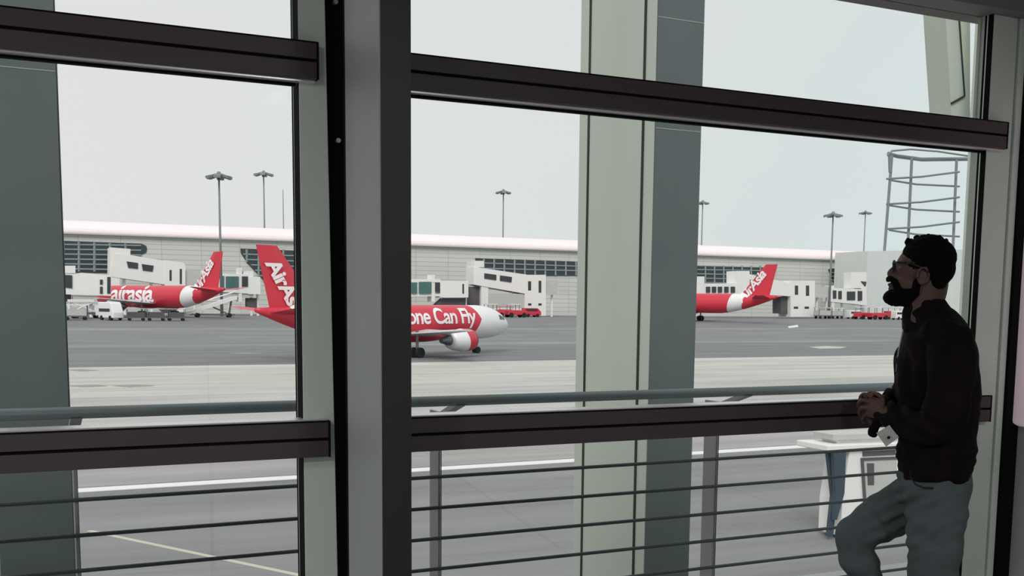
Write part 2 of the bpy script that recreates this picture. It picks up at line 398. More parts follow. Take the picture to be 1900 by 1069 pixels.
def mark(pts, m_, label):
    q = []
    for p in pts:
        g_ = atz(*p, -4.0); g_ = atz(*p, gz(g_.y)); q.append(V((g_.x, g_.y, gz(g_.y)+.012)))
    tag(MB().poly(q, (0, 0, .006)).build('ground_marking', m_), label, 'ground marking')
MT['stain2'] = mat('worn_paint', (.33, .33, .33), .8)
tag(MB().box(-60, 90, 32.55, 33.15, -3.995, -3.97).build('painted_line', 'white'), 'long straight white line across the near apron behind the railing', 'ground marking')
MT['stain'] = mat('rubber_stain', (.30, .29, .27), .8, 0, .3, .5)
mark([(1500, 643.5), (1530, 641.5), (1572, 643.5), (1560, 646.5), (1520, 647)], 'yellow', 'short pale yellow patch on the dark apron beside the man')
mark([(128, 716), (180, 714), (199, 716.5), (160, 718.5)], 'stain', 'thin dark smear on the pale strip beside the left pier')
mark([(208, 716), (250, 714), (288, 716), (240, 718.5)], 'stain', 'longer dark smear on the pale strip right of the first one')
mark([(124, 686.5), (150, 685.5), (184, 687.5), (150, 689)], 'stain', 'dark smear at the far edge of the pale strip by the left pier')
mark([(1462, 600), (1480, 598.5), (1482, 600.5), (1464, 601.5)], 'white', 'tiny white mark on the apron below the rightmost boarding bridge tower')
mark([(418, 654.5), (462, 654), (500, 655.5), (452, 656.5)], 'stain2', 'faint white painted mark on dark apron left of the window mullion')

# ---------------------------------------------------------------- terminal
DTm = 268.0
gT = -2.2
zr = Z(115, 408, DTm+6); zw = Z(115, 431, DTm)
print('terminal', zr, Z(1610, 472, DTm+6), zw)
xl, xr = X(60, DTm)-60, X(1700, DTm)+120
tb = empty('terminal_building', ((xl+xr)/2, DTm+15, gT), 'long low airport terminal with ribbed grey cladding and pale curved roof across the apron', 'building')
MB().box(xl, xr, DTm, DTm+40, gT, zw).build('facade', 'facade', tb)
prof = [(DTm-.6, zw), (DTm-.7, zw+.35)]
for k in range(9):
    q = math.radians(90*k/8); prof.append((DTm+7.5-8.2*math.cos(q), zw+.35+(zr-zw-.35)*math.sin(q)))
prof += [(DTm+40, zr), (DTm+40, zw)]
MB().poly([(xl, y, z) for y, z in prof], (xr-xl, 0, 0)).build('roof', 'roof', tb)
zf = zw+.7
MB().box(xl, xr, DTm-.95, DTm-.05, zw+.02, zf-.8).build('fascia', 'facade', tb)
MB().box(xl, xr, DTm-1.0, DTm-.05, zw-.35, zw-.02).build('gutter', 'grey_panel', tb)
def pxpoly(pts, D): return [at(x, y, D) for x, y in pts]
def band(pts, xs, ys_, tint='dark_glass'):
    w = MB().poly(pxpoly(pts, DTm-.15), (0, .14, 0)).build('window_band', tint, tb)
    g = MB(); r = DTm-.3
    for (a, b) in xs: g.tube([at(*a, r), at(*b, r)], .28, 4)
    for (a, b) in ys_: g.tube([at(*a, r), at(*b, r)], .2, 4)
    g.build('window_grid', 'grid', w)
def rowlines(x0, x1, yt0, yt1, yb0, yb1, n, m, clipL=None):
    vs = []; hs = []
    for i in range(1, n):
        t = i/n; x = x0+(x1-x0)*t
        vs.append(((x, yt0+(yt1-yt0)*t), (x, yb0+(yb1-yb0)*t)))
    for j in range(1, m):
        t = j/m; hs.append(((x0, yt0+(yb0-yt0)*t), (x1, yt1+(yb1-yt1)*t)))
    return vs, hs
v_, h_ = rowlines(60, 262, 446, 453, 504, 506, 7, 6)
v_ = [(a, (b[0], 504)) for a, b in v_][:6]
band([(40, 444), (262, 452), (271, 456), (273, 462), (271, 469), (262, 473), (240, 476), (240, 507), (40, 505)], [q for q in v_ if q[0][0] < 240], [((40, y), (240 if y > 474 else 262, y+3)) for y in (453, 462, 471, 480, 489, 498)])
band([(446, 461), (700, 471), (700, 545), (506, 541), (482, 513), (460, 490), (447, 470)], [((x, 463), (x, min(540, 463+(x-440)*1.3))) for x in (458, 480, 502, 526, 550, 574, 598, 622, 646, 670)], [((448+max(0, (y-468))*.75, y), (700, y+8)) for y in (472, 482, 492, 502, 512, 522, 532)])
band([(882, 479), (1120, 487), (1120, 512), (885, 512)], [((x, 480+(x-882)*.03), (x, 511)) for x in range(898, 1115, 19)], [((882, 488), (1120, 496)), ((882, 498), (1120, 504))])
band([(1200, 491), (1436, 497), (1436, 532), (1200, 532)], [((x, 493), (x, 531)) for x in range(1292, 1436, 17)], [((1200, y), (1436, y+4)) for y in (499, 507, 515, 523)])
band([(1537, 501), (1541, 498), (1640, 502), (1640, 530), (1549, 530), (1543, 516)], [((x, 500), (x, 530)) for x in range(1553, 1640, 13)], [((1541, y), (1640, y+2)) for y in (506, 513, 520)])
# grey block with tubular cage at the right
DB = 248.0
blk = empty('plant_block', (X(1700, DB), DB+5, gz(DB)), 'plain grey block building behind the man, tubular cage on its roof', 'building')
MB().poly([at(1610, 466, DB), at(1800, 463, DB), V((at(1800, 463, DB).x, DB, gz(DB))), V((at(1610, 466, DB).x, DB, gz(DB)))], (0, 14, 0)).build('block_wall', 'block', blk)
cg = empty('roof_cage', at(1712, 466, DB+2), 'tall open cage of grey tubes with curved top on the block roof', 'steel frame')
def cp(px, py, off=0): return at(px, py, DB+2+off)
for (a, b, w) in (((1655, 288), (1641, 466), .42), ((1692, 290), (1684, 466), .42), ((1651, 288), (1652, 320), .55), ((1775, 296), (1768, 466), .42)):
    MB().tube([cp(*a), cp(*b)], w, 8).build('upright', 'mast', cg)
for y in (332, 379, 425):
    MB().tube([cp(1645, y), cp(1710, y-4, -1.5), cp(1780, y-13, -2)], .3, 8).build('hoop', 'mast', cg)
    MB().tube([cp(1650, y+2, 3), cp(1700, y+10, 3), cp(1780, y+14, 3)], .3, 8).build('hoop', 'mast', cg)
MB().tube([cp(1647, 289), cp(1655, 280), cp(1690, 277), cp(1740, 281), cp(1800, 290)], .28, 8).build('top_ring', 'mast', cg)
MB().tube([cp(1648, 285, 2), cp(1665, 290, 2), cp(1710, 296, 2), cp(1800, 295, 2)], .6, 8).build('top_ring', 'mast', cg)

# ---------------------------------------------------------------- jet bridges
def bridge(label, D, white, glass=(), grey=(), teal=(), legs=(), depth=3.2, dim=()):
    xs = [p[0] for q in white for p in q]; stag = dict(tunnel=.0, tower=-.12, rotunda=.09, cab=.17, panel=.23)
    bx = at(sum(xs)/len(xs), 560, D)
    o = empty('boarding_bridge', (bx.x, D+1.5, gz(D)), label, 'boarding bridge')
    for q, nm in zip(white, ['tunnel', 'tower', 'rotunda', 'cab']+['panel']*9):
        MB().poly(pxpoly(q, D+stag.get(nm, 0)), (0, depth-2*stag.get(nm, 0), 0)).build(nm, 'facade_white', o)
    for q in grey: MB().poly(pxpoly(q, D+.3), (0, depth-.6, 0)).build('walkway', 'grey_panel', o)
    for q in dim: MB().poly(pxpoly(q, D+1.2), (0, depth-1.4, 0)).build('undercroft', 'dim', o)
    for q in glass: MB().poly(pxpoly(q, D-.17), (0, .3, 0)).build('window', 'dark_glass', o)
    for q in teal: MB().poly(pxpoly(q, D-.17), (0, .3, 0)).build('cab_window', 'teal_glass', o)
    for (x, y) in legs:
        p = at(x, y, D+1.6); MB().tube([p, V((p.x, p.y, gz(D+1.6)))], .3, 8).build('leg', 'facade_white', o)
    return o
def R(x0, y0, x1, y1): return [(x0, y0), (x1, y0), (x1, y1), (x0, y1)]
bridge('white boarding bridge with two square windows above the leftmost parked airliner', 246,
    [[(212, 471), (222, 470), (306, 484), (306, 528), (203, 513)], [(306, 483), (340, 487), (344, 492), (344, 585), (306, 585)], [(204, 459), (242, 462), (242, 472), (222, 500), (222, 545), (203, 545)]],
    glass=[[(235, 485), (256, 488), (256, 499), (238, 497)], [(263, 490), (285, 493), (283, 504), (265, 502)], R(314.5, 501, 318.5, 521), R(333.5, 499, 337.5, 527)],
    grey=[R(344, 502, 371, 533)], legs=[(230, 512), (280, 520), (360, 533)], depth=6)
bridge('white boarding bridge cab with ribbed door at the far left of the terminal', 212,
    [[(112, 506), (142, 508), (150, 506), (206, 511), (206, 549), (112, 546)], R(112, 493, 140, 507)],
    glass=[[(119, 510), (134, 511), (134, 535), (119, 533)], R(185.5, 519, 190.5, 528), R(185.5, 532, 190.5, 545), R(199, 514, 205, 545)],
    grey=[[(134, 548), (180, 549), (176, 562), (136, 560)]], legs=[(128, 545), (168, 549)], dim=[R(112, 535, 132, 560)])
for k in range(1):
    w = bpy.data.objects[-1] if False else None
bridge('white boarding bridge with large teal cab window right of the leftmost tail', 240,
    [[(404, 507), (461, 509), (461, 545), (404, 541)], R(461, 514, 483, 546), R(443, 497, 449, 560), R(452, 503, 470, 514)],
    glass=[R(449, 513, 460, 532)], teal=[R(408, 512, 416, 534), R(419, 513, 443, 536)], grey=[R(404, 541, 470, 552)], legs=[(425, 550), (466, 545), (478, 546)], dim=[R(458, 553, 476, 572)])
bridge('white boarding bridge with teal glass cab directly above the taxiing airliner', 240,
    [R(700, 518, 817, 524), R(817, 521, 869, 552), R(801, 510, 807, 560), R(700, 545, 817, 550)],
    glass=[R(808, 524, 816, 542), R(858, 527, 861, 545)], teal=[R(764, 524, 774, 545), R(778, 523, 800, 545)], grey=[R(838, 525, 854, 548)], legs=[(820, 552), (864, 552)], dim=[[(800, 573), (822, 553), (864, 553), (864, 573)]])
bridge('white boarding bridge with two slot windows and tall tower beyond the airliner nose', 244,
    [[(879, 495), (979, 510), (974, 545), (879, 528)], R(974, 510, 1013, 586), R(880, 484, 898, 496), R(893, 530, 906, 575), R(906, 572, 974, 580)],
    glass=[[(899, 507), (921, 510), (921, 520), (899, 517)], [(928, 511), (950, 514), (949, 524), (928, 521)], R(980, 522, 985.5, 539), R(999.5, 521, 1004.5, 543), R(980, 563, 986, 567), R(999, 563, 1005, 567)],
    grey=[R(1013, 520, 1034, 547), R(906, 545, 974, 573)], legs=[(1024, 546), (952, 540)], dim=[R(872, 532, 893, 572), R(912, 552, 922, 570), R(940, 552, 952, 570)], depth=5)
bridge('white boarding bridge with square tower beside the rightmost airliner tail', 236,
    [[(1391, 509), (1469, 526), (1469, 550), (1391, 545)], R(1467, 521, 1512, 588), R(1368, 503, 1391, 556), R(1289, 513, 1307, 560), R(1307, 526, 1370, 548)],
    glass=[[(1392, 519), (1408, 522), (1408, 529), (1392, 528)], R(1475, 530, 1481, 547), R(1495.5, 530, 1501.5, 549), R(1473, 569, 1481, 573), R(1493, 569, 1501, 573)] + [R(x, 532, x+7, 543) for x in (1311, 1322, 1333, 1345, 1357)],
    grey=[R(1512, 532, 1538, 552)], legs=[(1516, 552), (1534, 552)], dim=[R(1449, 548, 1465, 582)], depth=5)
bridge('white boarding bridge with small windows at the right end of the terminal', 240,
    [[(1541, 534), (1604, 537), (1604, 566), (1541, 560)], [(1600, 530), (1607, 534), (1609, 566), (1596, 566)], R(1579, 505, 1608, 535), R(1543, 530, 1548, 584)],
    glass=[R(1546, 539, 1552, 554), R(1556, 540, 1562, 555), R(1572, 541, 1587, 557), R(1592, 540, 1600, 558), [(1598, 522), (1608, 523), (1606, 532)]], legs=[(1562, 562), (1598, 566)])

# ---------------------------------------------------------------- light masts
def mast(px, py, D, label, wide=20, group=None):
    top = at(px, py, D); g = V((top.x, D, gz(D))); s = wide/FL*top.length*.9
    o = empty('floodlight_mast', g, label, 'light mast')
    MB().tube([g, V((top.x, D, top.z))], [.33, .18], 10).build('pole', 'mast', o, smooth=True)
    t = V((top.x, D, top.z))
    MB().tube([t+V((0, 0, -.2)), t+V((0, 0, .5))], [.6, .3], 10).build('crown_ring', 'mast', o)
    for k in range(6):
        a = math.radians(60*k+12); dd = V((math.cos(a), math.sin(a), 0)); e = t+dd*s*.62+V((0, 0, -.75))
        arm = MB().tube([t, e], .13, 6).build('lamp_arm', 'mast', o)
        rt_ = V((-dd.y, dd.x, 0))
        MB().poly([e-rt_*.7-dd*.9+V((0, 0, .3)), e+rt_*.7-dd*.9+V((0, 0, .3)), e+rt_*.7+dd*1.3-V((0, 0, .25)), e-rt_*.7+dd*1.3-V((0, 0, .25))], (0, 0, .5)).build('floodlight', 'mast', arm)
    return o
mast(406, 323, 233, 'tall floodlight mast in the left window, standing in front of the terminal', 20)
mast(489, 320, 316, 'floodlight mast behind the terminal, second from left', 16)
mast(934, 354, 330, 'lone floodlight mast above the terminal between steel column and pale green pier', 12)
mast(1304, 374, 340, 'floodlight mast half hidden against the right edge of the middle pier', 9)
mast(1546, 396, 236, 'floodlight mast right of the middle pier standing in front of the terminal', 14)
mast(1606, 393, 350, 'floodlight mast furthest right, behind the terminal roof beside the tubular cage', 10)
t = at(525, 352, 322); 
tag(MB().tube([V((t.x, 322, gz(322))), t], [.25, .1], 8).build('antenna_pole', 'mast', smooth=True), 'very thin bare antenna pole behind the terminal roof', 'pole')

# ---------------------------------------------------------------- airliners
def text_mesh(txt, size, shear=0, offset=0., ext=0):
    cu = bpy.data.curves.new('t', 'FONT'); cu.body = txt; cu.size = size; cu.shear = shear; cu.offset = offset; cu.space_character = .92
    o = bpy.data.objects.new('t', cu); C.objects.link(o)
    dg = bpy.context.evaluated_depsgraph_get(); dg.update()
    me = bpy.data.meshes.new_from_object(o.evaluated_get(dg)); bpy.data.objects.remove(o); bpy.data.curves.remove(cu)
    return me
def fus_r(x):       # local: nose x=0, tail x=-37.6 ; returns (half height, half width, centre z)
    L = 37.6; t = -x
    if t < 6: 
        q = max(0., 1-((6-t)/6)**2.1); r = 2.05*q**.62; zc = 3.8-.55*((6-t)/6)**2
    elif t < 25: r = 2.05; zc = 3.8
    else:
        q = (t-25)/12.6; r = 2.05*(1-q**1.5)+.22*q; zc = 3.8+1.45*q**1.5
    return max(r, .03), max(r, .03)*.97, zc
def paint(name, white_fn):
    m = mat(name, (.60, .035, .06), .35, 0, .06, .3); nt = m.node_tree; b = nt.nodes['Principled BSDF']
    src = b.inputs['Base Color'].links[0].from_socket
    tc = nt.nodes.new('ShaderNodeTexCoord'); sp_ = nt.nodes.new('ShaderNodeSeparateXYZ'); nt.links.new(tc.outputs['Object'], sp_.inputs[0])
    def mth(op, a, bb):
        n_ = nt.nodes.new('ShaderNodeMath'); n_.operation = op
        for i, q in enumerate((a, bb)):
            if isinstance(q, (int, float)): n_.inputs[i].default_value = q
            else: nt.links.new(q, n_.inputs[i])
        return n_.outputs[0]
    fac = white_fn(mth, sp_.outputs[0], sp_.outputs[2])
    mx = nt.nodes.new('ShaderNodeMix'); mx.data_type = 'RGBA'; mx.inputs[7].default_value = (.80, .79, .79, 1)
    nt.links.new(fac, mx.inputs[0]); nt.links.new(src, mx.inputs[6]); nt.links.new(mx.outputs[2], b.inputs['Base Color'])
    return m
P_near = paint('red_body_white_nose', lambda M, x, z: M('GREATER_THAN', M('SUBTRACT', x, M('MULTIPLY', M('ABSOLUTE', M('SUBTRACT', z, 4.2), 0), -.55)), -6.7))
P_far = paint('red_body_white_band', lambda M, x, z: M('MAXIMUM', M('MULTIPLY', M('GREATER_THAN', M('ADD', x, M('MULTIPLY', z, .25)), -29.6), M('LESS_THAN', M('ADD', x, M('MULTIPLY', z, .25)), -26.6)), M('LESS_THAN', z, 1.75)))
def wrap_text(par, txt, size, x0, zb, side, stretch=1., shear=0, forward=True, nm='lettering', bold=.0):
    me = text_mesh(txt, size, shear, bold)
    bm = bmesh.new(); bm.from_mesh(me)
    ys_ = [v.co.y for v in bm.verts]
    for i in range(1, 8):
        z = min(ys_)+(max(ys_)-min(ys_))*i/8
        bmesh.ops.bisect_plane(bm, geom=bm.verts[:]+bm.edges[:]+bm.faces[:], plane_co=(0, z, 0), plane_no=(0, 1, 0))
    for v in bm.verts:
        s_, h = v.co.x*stretch, v.co.y
        x = x0+s_ if side < 0 else x0-s_
        z = zb+h; r, w, zc = fus_r(x)
        q = max(-.98, min(.98, (z-zc)/(r+.001)))
        v.co = V((x, side*(w*math.sqrt(1-q*q)+.06), z))
    bmesh.ops.recalc_face_normals(bm, faces=bm.faces)
    bm.to_mesh(me); bm.free(); me.materials.append(MT['letter'])
    o = bpy.data.objects.new(nm, me); C.objects.link(o); o.parent = par
    return o
def airliner(label, nose, heading, S, body, engine_red, letters):
    o = empty('airliner', nose, label, 'airplane', rz=heading); o.scale = (S, S, S)
    B = lambda mb, n_, m_, p=o, **k: mb.build(n_, m_, p, local=True, **k)
    rings = []
    ts = [0, .08, .25, .5, .9, 1.4, 2, 2.8, 3.8, 5, 6]+list(range(7, 26))+[25+.9*i for i in range(1, 15)]
    for t_ in ts:
        t_ = min(t_, 37.6); r, w, zc = fus_r(-t_)
        rings.append([V((-t_, w*math.cos(a), zc+r*math.sin(a))) for a in [2*math.pi*k/32 for k in range(32)]])
    fu = B(MB().loft(rings), 'fuselage', body, smooth=True)
    # cockpit windows and door lines
    for sy in (-1, 1):
        for (xa, xb, za, zb_) in ((-2.35, -1.75, 4.1, 4.55), (-3.1, -2.5, 4.15, 4.7)):
            pts = []
            for (x, z) in ((xa, za), (xb, za), (xb+.05 if xb > -2 else xb, zb_-.1), (xa, zb_)):
                r, w, zc = fus_r(x); q = max(-.95, min(.95, (z-zc)/r)); pts.append(V((x, sy*(w*math.sqrt(1-q*q)+.03), z)))
            B(MB().poly(pts, (0, sy*.02, 0)), 'cockpit_window', 'dark_glass')
    fin = B(MB().loft([[V((-29.6, .0, 5.5)), V((-31.8, .24, 5.5)), V((-35.9, .06, 5.5)), V((-35.9, -.06, 5.5)), V((-31.8, -.24, 5.5))],
                       [V((-34.9, .0, 11.75)), V((-35.7, .1, 11.75)), V((-37.4, .03, 11.75)), V((-37.4, -.03, 11.75)), V((-35.7, -.1, 11.75))]]), 'tail_fin', 'red')
    for sy in (-1, 1):
        B(MB().loft([[V((-32.2, sy*.4, 4.9)), V((-33.6, sy*.4, 5.1)), V((-36.2, sy*.4, 4.95)), V((-33.6, sy*.4, 4.75))],
                     [V((-35.2, sy*5.6, 5.5)), V((-35.8, sy*5.6, 5.6)), V((-36.9, sy*5.6, 5.52)), V((-35.8, sy*5.6, 5.42))]]), 'tailplane', 'red' if sy*letters < 0 or True else 'wing')
        B(MB().loft([[V((-13.1, sy*1.2, 2.6)), V((-15.5, sy*1.2, 3.1)), V((-20.3, sy*1.2, 2.5)), V((-15.5, sy*1.2, 2.2))],
                     [V((-16.3, sy*6.4, 2.85)), V((-17.8, sy*6.4, 3.15)), V((-20.4, sy*6.4, 2.85)), V((-17.8, sy*6.4, 2.65))],
                     [V((-21.8, sy*15, 3.35)), V((-22.4, sy*15, 3.5)), V((-23.4, sy*15, 3.37)), V((-22.4, sy*15, 3.27))]]), 'wing', 'wing')
        en = empty('engine', (0, 0, 0)); en.parent = o
        rg = []
        for (x, r) in ((-12.6, 1.02), (-12.4, 1.12), (-13.0, 1.28), (-14.2, 1.3), (-15.4, 1.12), (-16.0, .9)):
            rg.append([V((x, sy*5.75+r*math.cos(a), 1.95+r*math.sin(a))) for a in [2*math.pi*k/24 for k in range(24)]])
        B(MB().loft(rg), 'nacelle', P_eng if engine_red else 'white', en, smooth=True)
        B(MB().tube([(-12.36, sy*5.75, 1.95), (-12.41, sy*5.75, 1.95)], 1.0, 24), 'intake', 'tyre', en)
        B(MB().tube([(-15.9, sy*5.75, 1.95), (-17.3, sy*5.75, 1.95)], [.62, .3], 16), 'exhaust', 'metal', en)
        B(MB().poly([(-13.2, sy*5.75-.1, 2.9), (-16.3, sy*5.75-.1, 2.6), (-17.0, sy*5.75-.1, 3.1), (-15.2, sy*5.75-.1, 3.15)], (0, .2, 0)), 'pylon', 'wing', en)
        g_ = B(MB().tube([(-18.9, sy*3.6, 3.0), (-18.9, sy*3.6, .6)], .17, 8), 'landing_gear', 'metal')
        for k in (-1, 1):
            B(MB().tube([(-18.9, sy*3.6+k*.46-.2, .58), (-18.9, sy*3.6+k*.46+.2, .58)], .58, 18), 'wheel', 'tyre', g_)
    g_ = B(MB().tube([(-5.6, 0, 2.2), (-5.6, 0, .4)], .13, 8), 'nose_gear', 'metal')
    for k in (-1, 1): B(MB().tube([(-5.6, k*.28-.11, .39), (-5.6, k*.28+.11, .39)], .39, 16), 'wheel', 'tyre', g_)
    # belly fairing
    B(MB().ell((-15.5, 0, 2.3), ((5, 0, 0), (0, 1.7, 0), (0, 0, .75))), 'belly_fairing', body, smooth=True)
    # fin lettering
    sd = letters
    me = text_mesh('AirAsia', 3.1 if sd > 0 else 2.7, .2, .09)
    bm = bmesh.new(); bm.from_mesh(me)
    for i in range(1, 10):
        bmesh.ops.bisect_plane(bm, geom=bm.verts[:]+bm.edges[:]+bm.faces[:], plane_co=(i*1.1, 0, 0), plane_no=(1, 0, 0))
        if i < 4: bmesh.ops.bisect_plane(bm, geom=bm.verts[:]+bm.edges[:]+bm.faces[:], plane_co=(0, i*.7, 0), plane_no=(0, 1, 0))
    for v in bm.verts:
        a_, b_ = v.co.x*.88, v.co.y*.86
        if sd < 0: x = -36.5+.54*a_+.84*b_; z = 9.9-.84*a_+.54*b_      # runs down the swept fin
        else: x = -30.6-.62*a_+.78*b_; z = 3.9+.78*a_+.62*b_             # runs up the swept fin
        r, w, zc = fus_r(x); qq = (z-zc)/r
        y = w*math.sqrt(1-qq*qq)+.06 if abs(qq) < 1 else 0
        v.co = V((x, sd*max(.30, y), z))
    bmesh.ops.recalc_face_normals(bm, faces=bm.faces); bm.to_mesh(me); bm.free(); me.materials.append(MT['letter'])
    q = bpy.data.objects.new('fin_lettering', me); C.objects.link(q); q.parent = o
    return o
P_eng = paint('red_and_white_nacelle', lambda M, x, z: M('LESS_THAN', M('ADD', x, M('MULTIPLY', z, .25)), -13.4))
def place(nose_px, nose_z, tail_px, tail_z):
    def cp_(px, zc):
        d = ray(px, 560); d = d*(zc/(d.dot(FW))); return V((d.x, d.y, 0))
    a, b = cp_(nose_px, nose_z), cp_(tail_px, tail_z); return a, b
a, b = place(941, 118, 474, 93.5)
h = math.atan2((a-b).y, (a-b).x)
S1 = (a-b).length/37.6
gA = a-(a-b)*(5.6/37.6); gB = a-(a-b)*(18.9/37.6)
print('near S', S1, a, b, gz(gA.y), gz(gB.y))
pl = airliner('red airliner with white nose taxiing nearest, half hidden behind the steel column', (a.x, a.y, gz(gB.y)), h, S1, P_near, True, -1)
pl.rotation_euler = (0, -math.asin((gz(gA.y)-gz(gB.y))/((gA-gB).length)), h)
pl.location.z = gz(gB.y)+ (gz(gA.y)-gz(gB.y))*18.9/13.3
wrap_text(pl, 'Now Everyone Can Fly', 2.5, -29.4, 3.75, -1, 1.0, 0, bold=.05)
wrap_text(pl, 'Fly', .01, -20, 4, -1) if False else None
a2, b2 = place(182, 217, 417, 195)
h2 = math.atan2((a2-b2).y, (a2-b2).x); S2 = (a2-b2).length/37.6
print('left S', S2, a2.y, b2.y)
pl2 = airliner('red airliner with white tail band parked nose-in at the left stand', (a2.x, a2.y, gz((a2.y+b2.y)/2)), h2, S2, P_far, False, 1)
wrap_text(pl2, 'airasia', 4.4, -7.2, 2.9, 1, 1.3, 0, bold=.10)
a3, b3 = place(1442, 229, 1442, 229)
dirv = (a2-b2).normalized(); S3 = 1.05
a3 = b3+dirv*37.6*S3
print('right', a3, b3, gz(b3.y))
pl3 = airliner('red airliner with white tail band parked right of the middle pier', (a3.x, a3.y, gz((a3.y+b3.y)/2)), h2, S3, P_far, False, 1)
wrap_text(pl3, 'airasia.com', 2.3, -9.4, 3.6, 1, 1.05, 0, bold=.05)

# ---------------------------------------------------------------- vehicles
def gpt(px, D): p = at(px, 560, D); return V((p.x, D, gz(D)))
def wheels(o, xs, yw, r):
    for x in xs:
        for sy in (-1, 1): MB().tube([(x, sy*yw-.12, r), (x, sy*yw+.12, r)], r, 14).build('wheel', 'tyre', o, local=True)
def van(px, D, label, L=5, Hh=2.6, c='white', rz=0):
    o = empty('service_van', gpt(px, D), label, 'van', rz=rz)
    MB().poly([(-L/2, -1, .4), (L/2, -1, .4), (L/2, -1, 1.3), (L/2-.7, -1, Hh-.2), (L/2-1.1, -1, Hh), (-L/2, -1, Hh)], (0, 2, 0)).build('body', c, o, local=True, bev=.12)
    MB().poly([(L/2-.62, -.85, 1.45), (L/2-1, -.85, Hh-.25), (L/2-1, .85, Hh-.25), (L/2-.62, .85, 1.45)], (.12, 0, .05)).build('windscreen', 'dark_glass', o, local=True)
    MB().box(-L/2+.3, L/2-1, -1.02, -1.001, 1.45, 2.0).build('side_window', 'dark_glass', o, local=True)
    wheels(o, (-L/2+1, L/2-1), .9, .42); return o
def tractor(px, D, label, c='red', rz=0, s=1.):
    o = empty('tow_tractor', gpt(px, D), label, 'tractor', rz=rz); o.scale = (s, s, s)
    MB().poly([(-1.7, -.8, .4), (1.7, -.8, .4), (1.7, -.8, 1.0), (.4, -.8, 1.15), (-1.7, -.8, 1.1)], (0, 1.6, 0)).build('body', c, o, local=True, bev=.06)
    f = MB()
    for x in (-1.2, .3):
        for y in (-.7, .7): f.tube([(x, y, 1.1), (x, y, 2.0)], .05, 6)
    f.build('cab_frame', 'metal', o, local=True); MB().box(-1.35, .45, -.78, .78, 2.0, 2.1).build('cab_roof', 'white', o, local=True)
    wheels(o, (-1.1, 1.1), .75, .38); return o
def cart(px, D, label, c='white', rz=0, load='grey_panel', s=1., group=None):
    o = empty('baggage_cart', gpt(px, D), label, 'cart', group, rz=rz); o.scale = (s, s, s)
    MB().box(-1.5, 1.5, -.75, .75, .45, .62).build('deck', 'metal', o, local=True)
    f = MB()
    for x in (-1.45, 1.45):
        for y in (-.7, .7): f.tube([(x, y, .6), (x, y, 2.0)], .05, 6)
    f.build('frame', 'metal', o, local=True); MB().box(-1.55, 1.55, -.8, .8, 2.0, 2.1).build('canopy', c, o, local=True)
    MB().box(-1.3, 1.3, -.6, .6, .63, 1.5).build('tub', load, o, local=True)
    wheels(o, (-1.1, 1.1), .6, .25); return o
van(205, 198, 'white service van parked under the leftmost airliner nose', 4.6, 3.1, rz=-1.1)
o_ = cart(140, 198, 'white baggage cart behind the white truck at far left', 'white', s=1.25)
# high-lift style truck at left
tr = empty('service_truck', gpt(160, 207), 'small white ground truck with cross-braced frame left of the white van', 'truck', rz=.25)
MB().box(-2.9, 1.2, -1, 1, .7, 1.1).build('chassis', 'metal', tr, local=True)
MB().poly([(1.2, -1, .5), (2.7, -1, .5), (2.7, -1, 1.5), (2.3, -1, 2.3), (1.2, -1, 2.3)], (0, 2, 0)).build('cab', 'white', tr, local=True, bev=.08)
MB().poly([(2.36, -.85, 2.2), (2.68, -.85, 1.55), (2.68, .85, 1.55), (2.36, .85, 2.2)], (.05, 0, .02)).build('windscreen', 'dark_glass', tr, local=True)
MB().tube([(-2.7, -.8, 1.2), (.9, -.8, 2.8)], .14, 6).tube([(-2.7, -.8, 2.8), (.9, -.8, 1.2)], .14, 6).build('scissor_arm', 'white', tr, local=True)
MB().box(-2.9, 1.1, -1, 1, 2.8, 3.3).build('platform', 'white', tr, local=True, bev=.05)
wheels(tr, (-2, 1.8), .85, .45)
# stairs beside the left airliner's tail
st = empty('passenger_stairs', gpt(395, 218), 'white mobile passenger stairs sloping down behind the leftmost airliner tail', 'stairs', rz=0)
MB().poly([(-5.5, -1, .5), (-4.7, -1, .5), (4.5, -1, 3.6), (4.5, -1, 4.2), (3.7, -1, 4.1), (-5.5, -1, .9)], (0, 2, 0)).build('flight', 'white', st, local=True)
MB().tube([(-5.2, -1, 1.9), (4.4, -1, 5.1)], .08, 6).tube([(-5.2, 1, 1.9), (4.4, 1, 5.1)], .08, 6).build('handrail', 'white', st, local=True)
MB().tube([(3.6, 0, 3.6), (3.0, 0, .5)], .2, 6).tube([(0, 0, 2), (3.2, 0, .5)], .15, 6).build('strut', 'metal', st, local=True)
MB().box(-4.5, 4, -.9, .9, .4, .7).build('chassis', 'metal', st, local=True); wheels(st, (-3, 3), .85, .42)
for i, (px, D, lb) in enumerate(((252, 196, 'left'), (289, 196, 'middle'), (326, 196, 'right'))):
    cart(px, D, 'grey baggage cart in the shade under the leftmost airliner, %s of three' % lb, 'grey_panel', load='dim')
tractor(915, 232, 'red tow tractor left in the row beyond the white airliner nose', s=1.5)
cart(937, 240, 'baggage cart between the two red tow tractors beyond the nose', 'red', load='red', s=1.2)
tractor(957, 232, 'red tow tractor right in the row beyond the white airliner nose', s=1.5)
van(986, 238, 'small dark red van beside the white bridge tower', 4.5, 2.2, 'red')
cart(1528, 232, 'baggage cart at the foot of the right floodlight mast', 'grey_panel', s=1.5)
cart(1551, 234, 'baggage cart with white canopy right of the floodlight mast foot', 'white', s=1.4)
van(1587, 232, 'white van beside the red tractors near the grey block', 5, 2.4, 'white')
tractor(1603, 226, 'red tow tractor beside the white van at far right stand', s=1.6, rz=.2)
tractor(1630, 222, 'red tow tractor with white roof nearest the man\'s beard', s=1.6, rz=-.1)
cart(1655, 228, 'grey baggage cart just left of the man\'s neck', 'grey_panel', load='red', s=1.5)
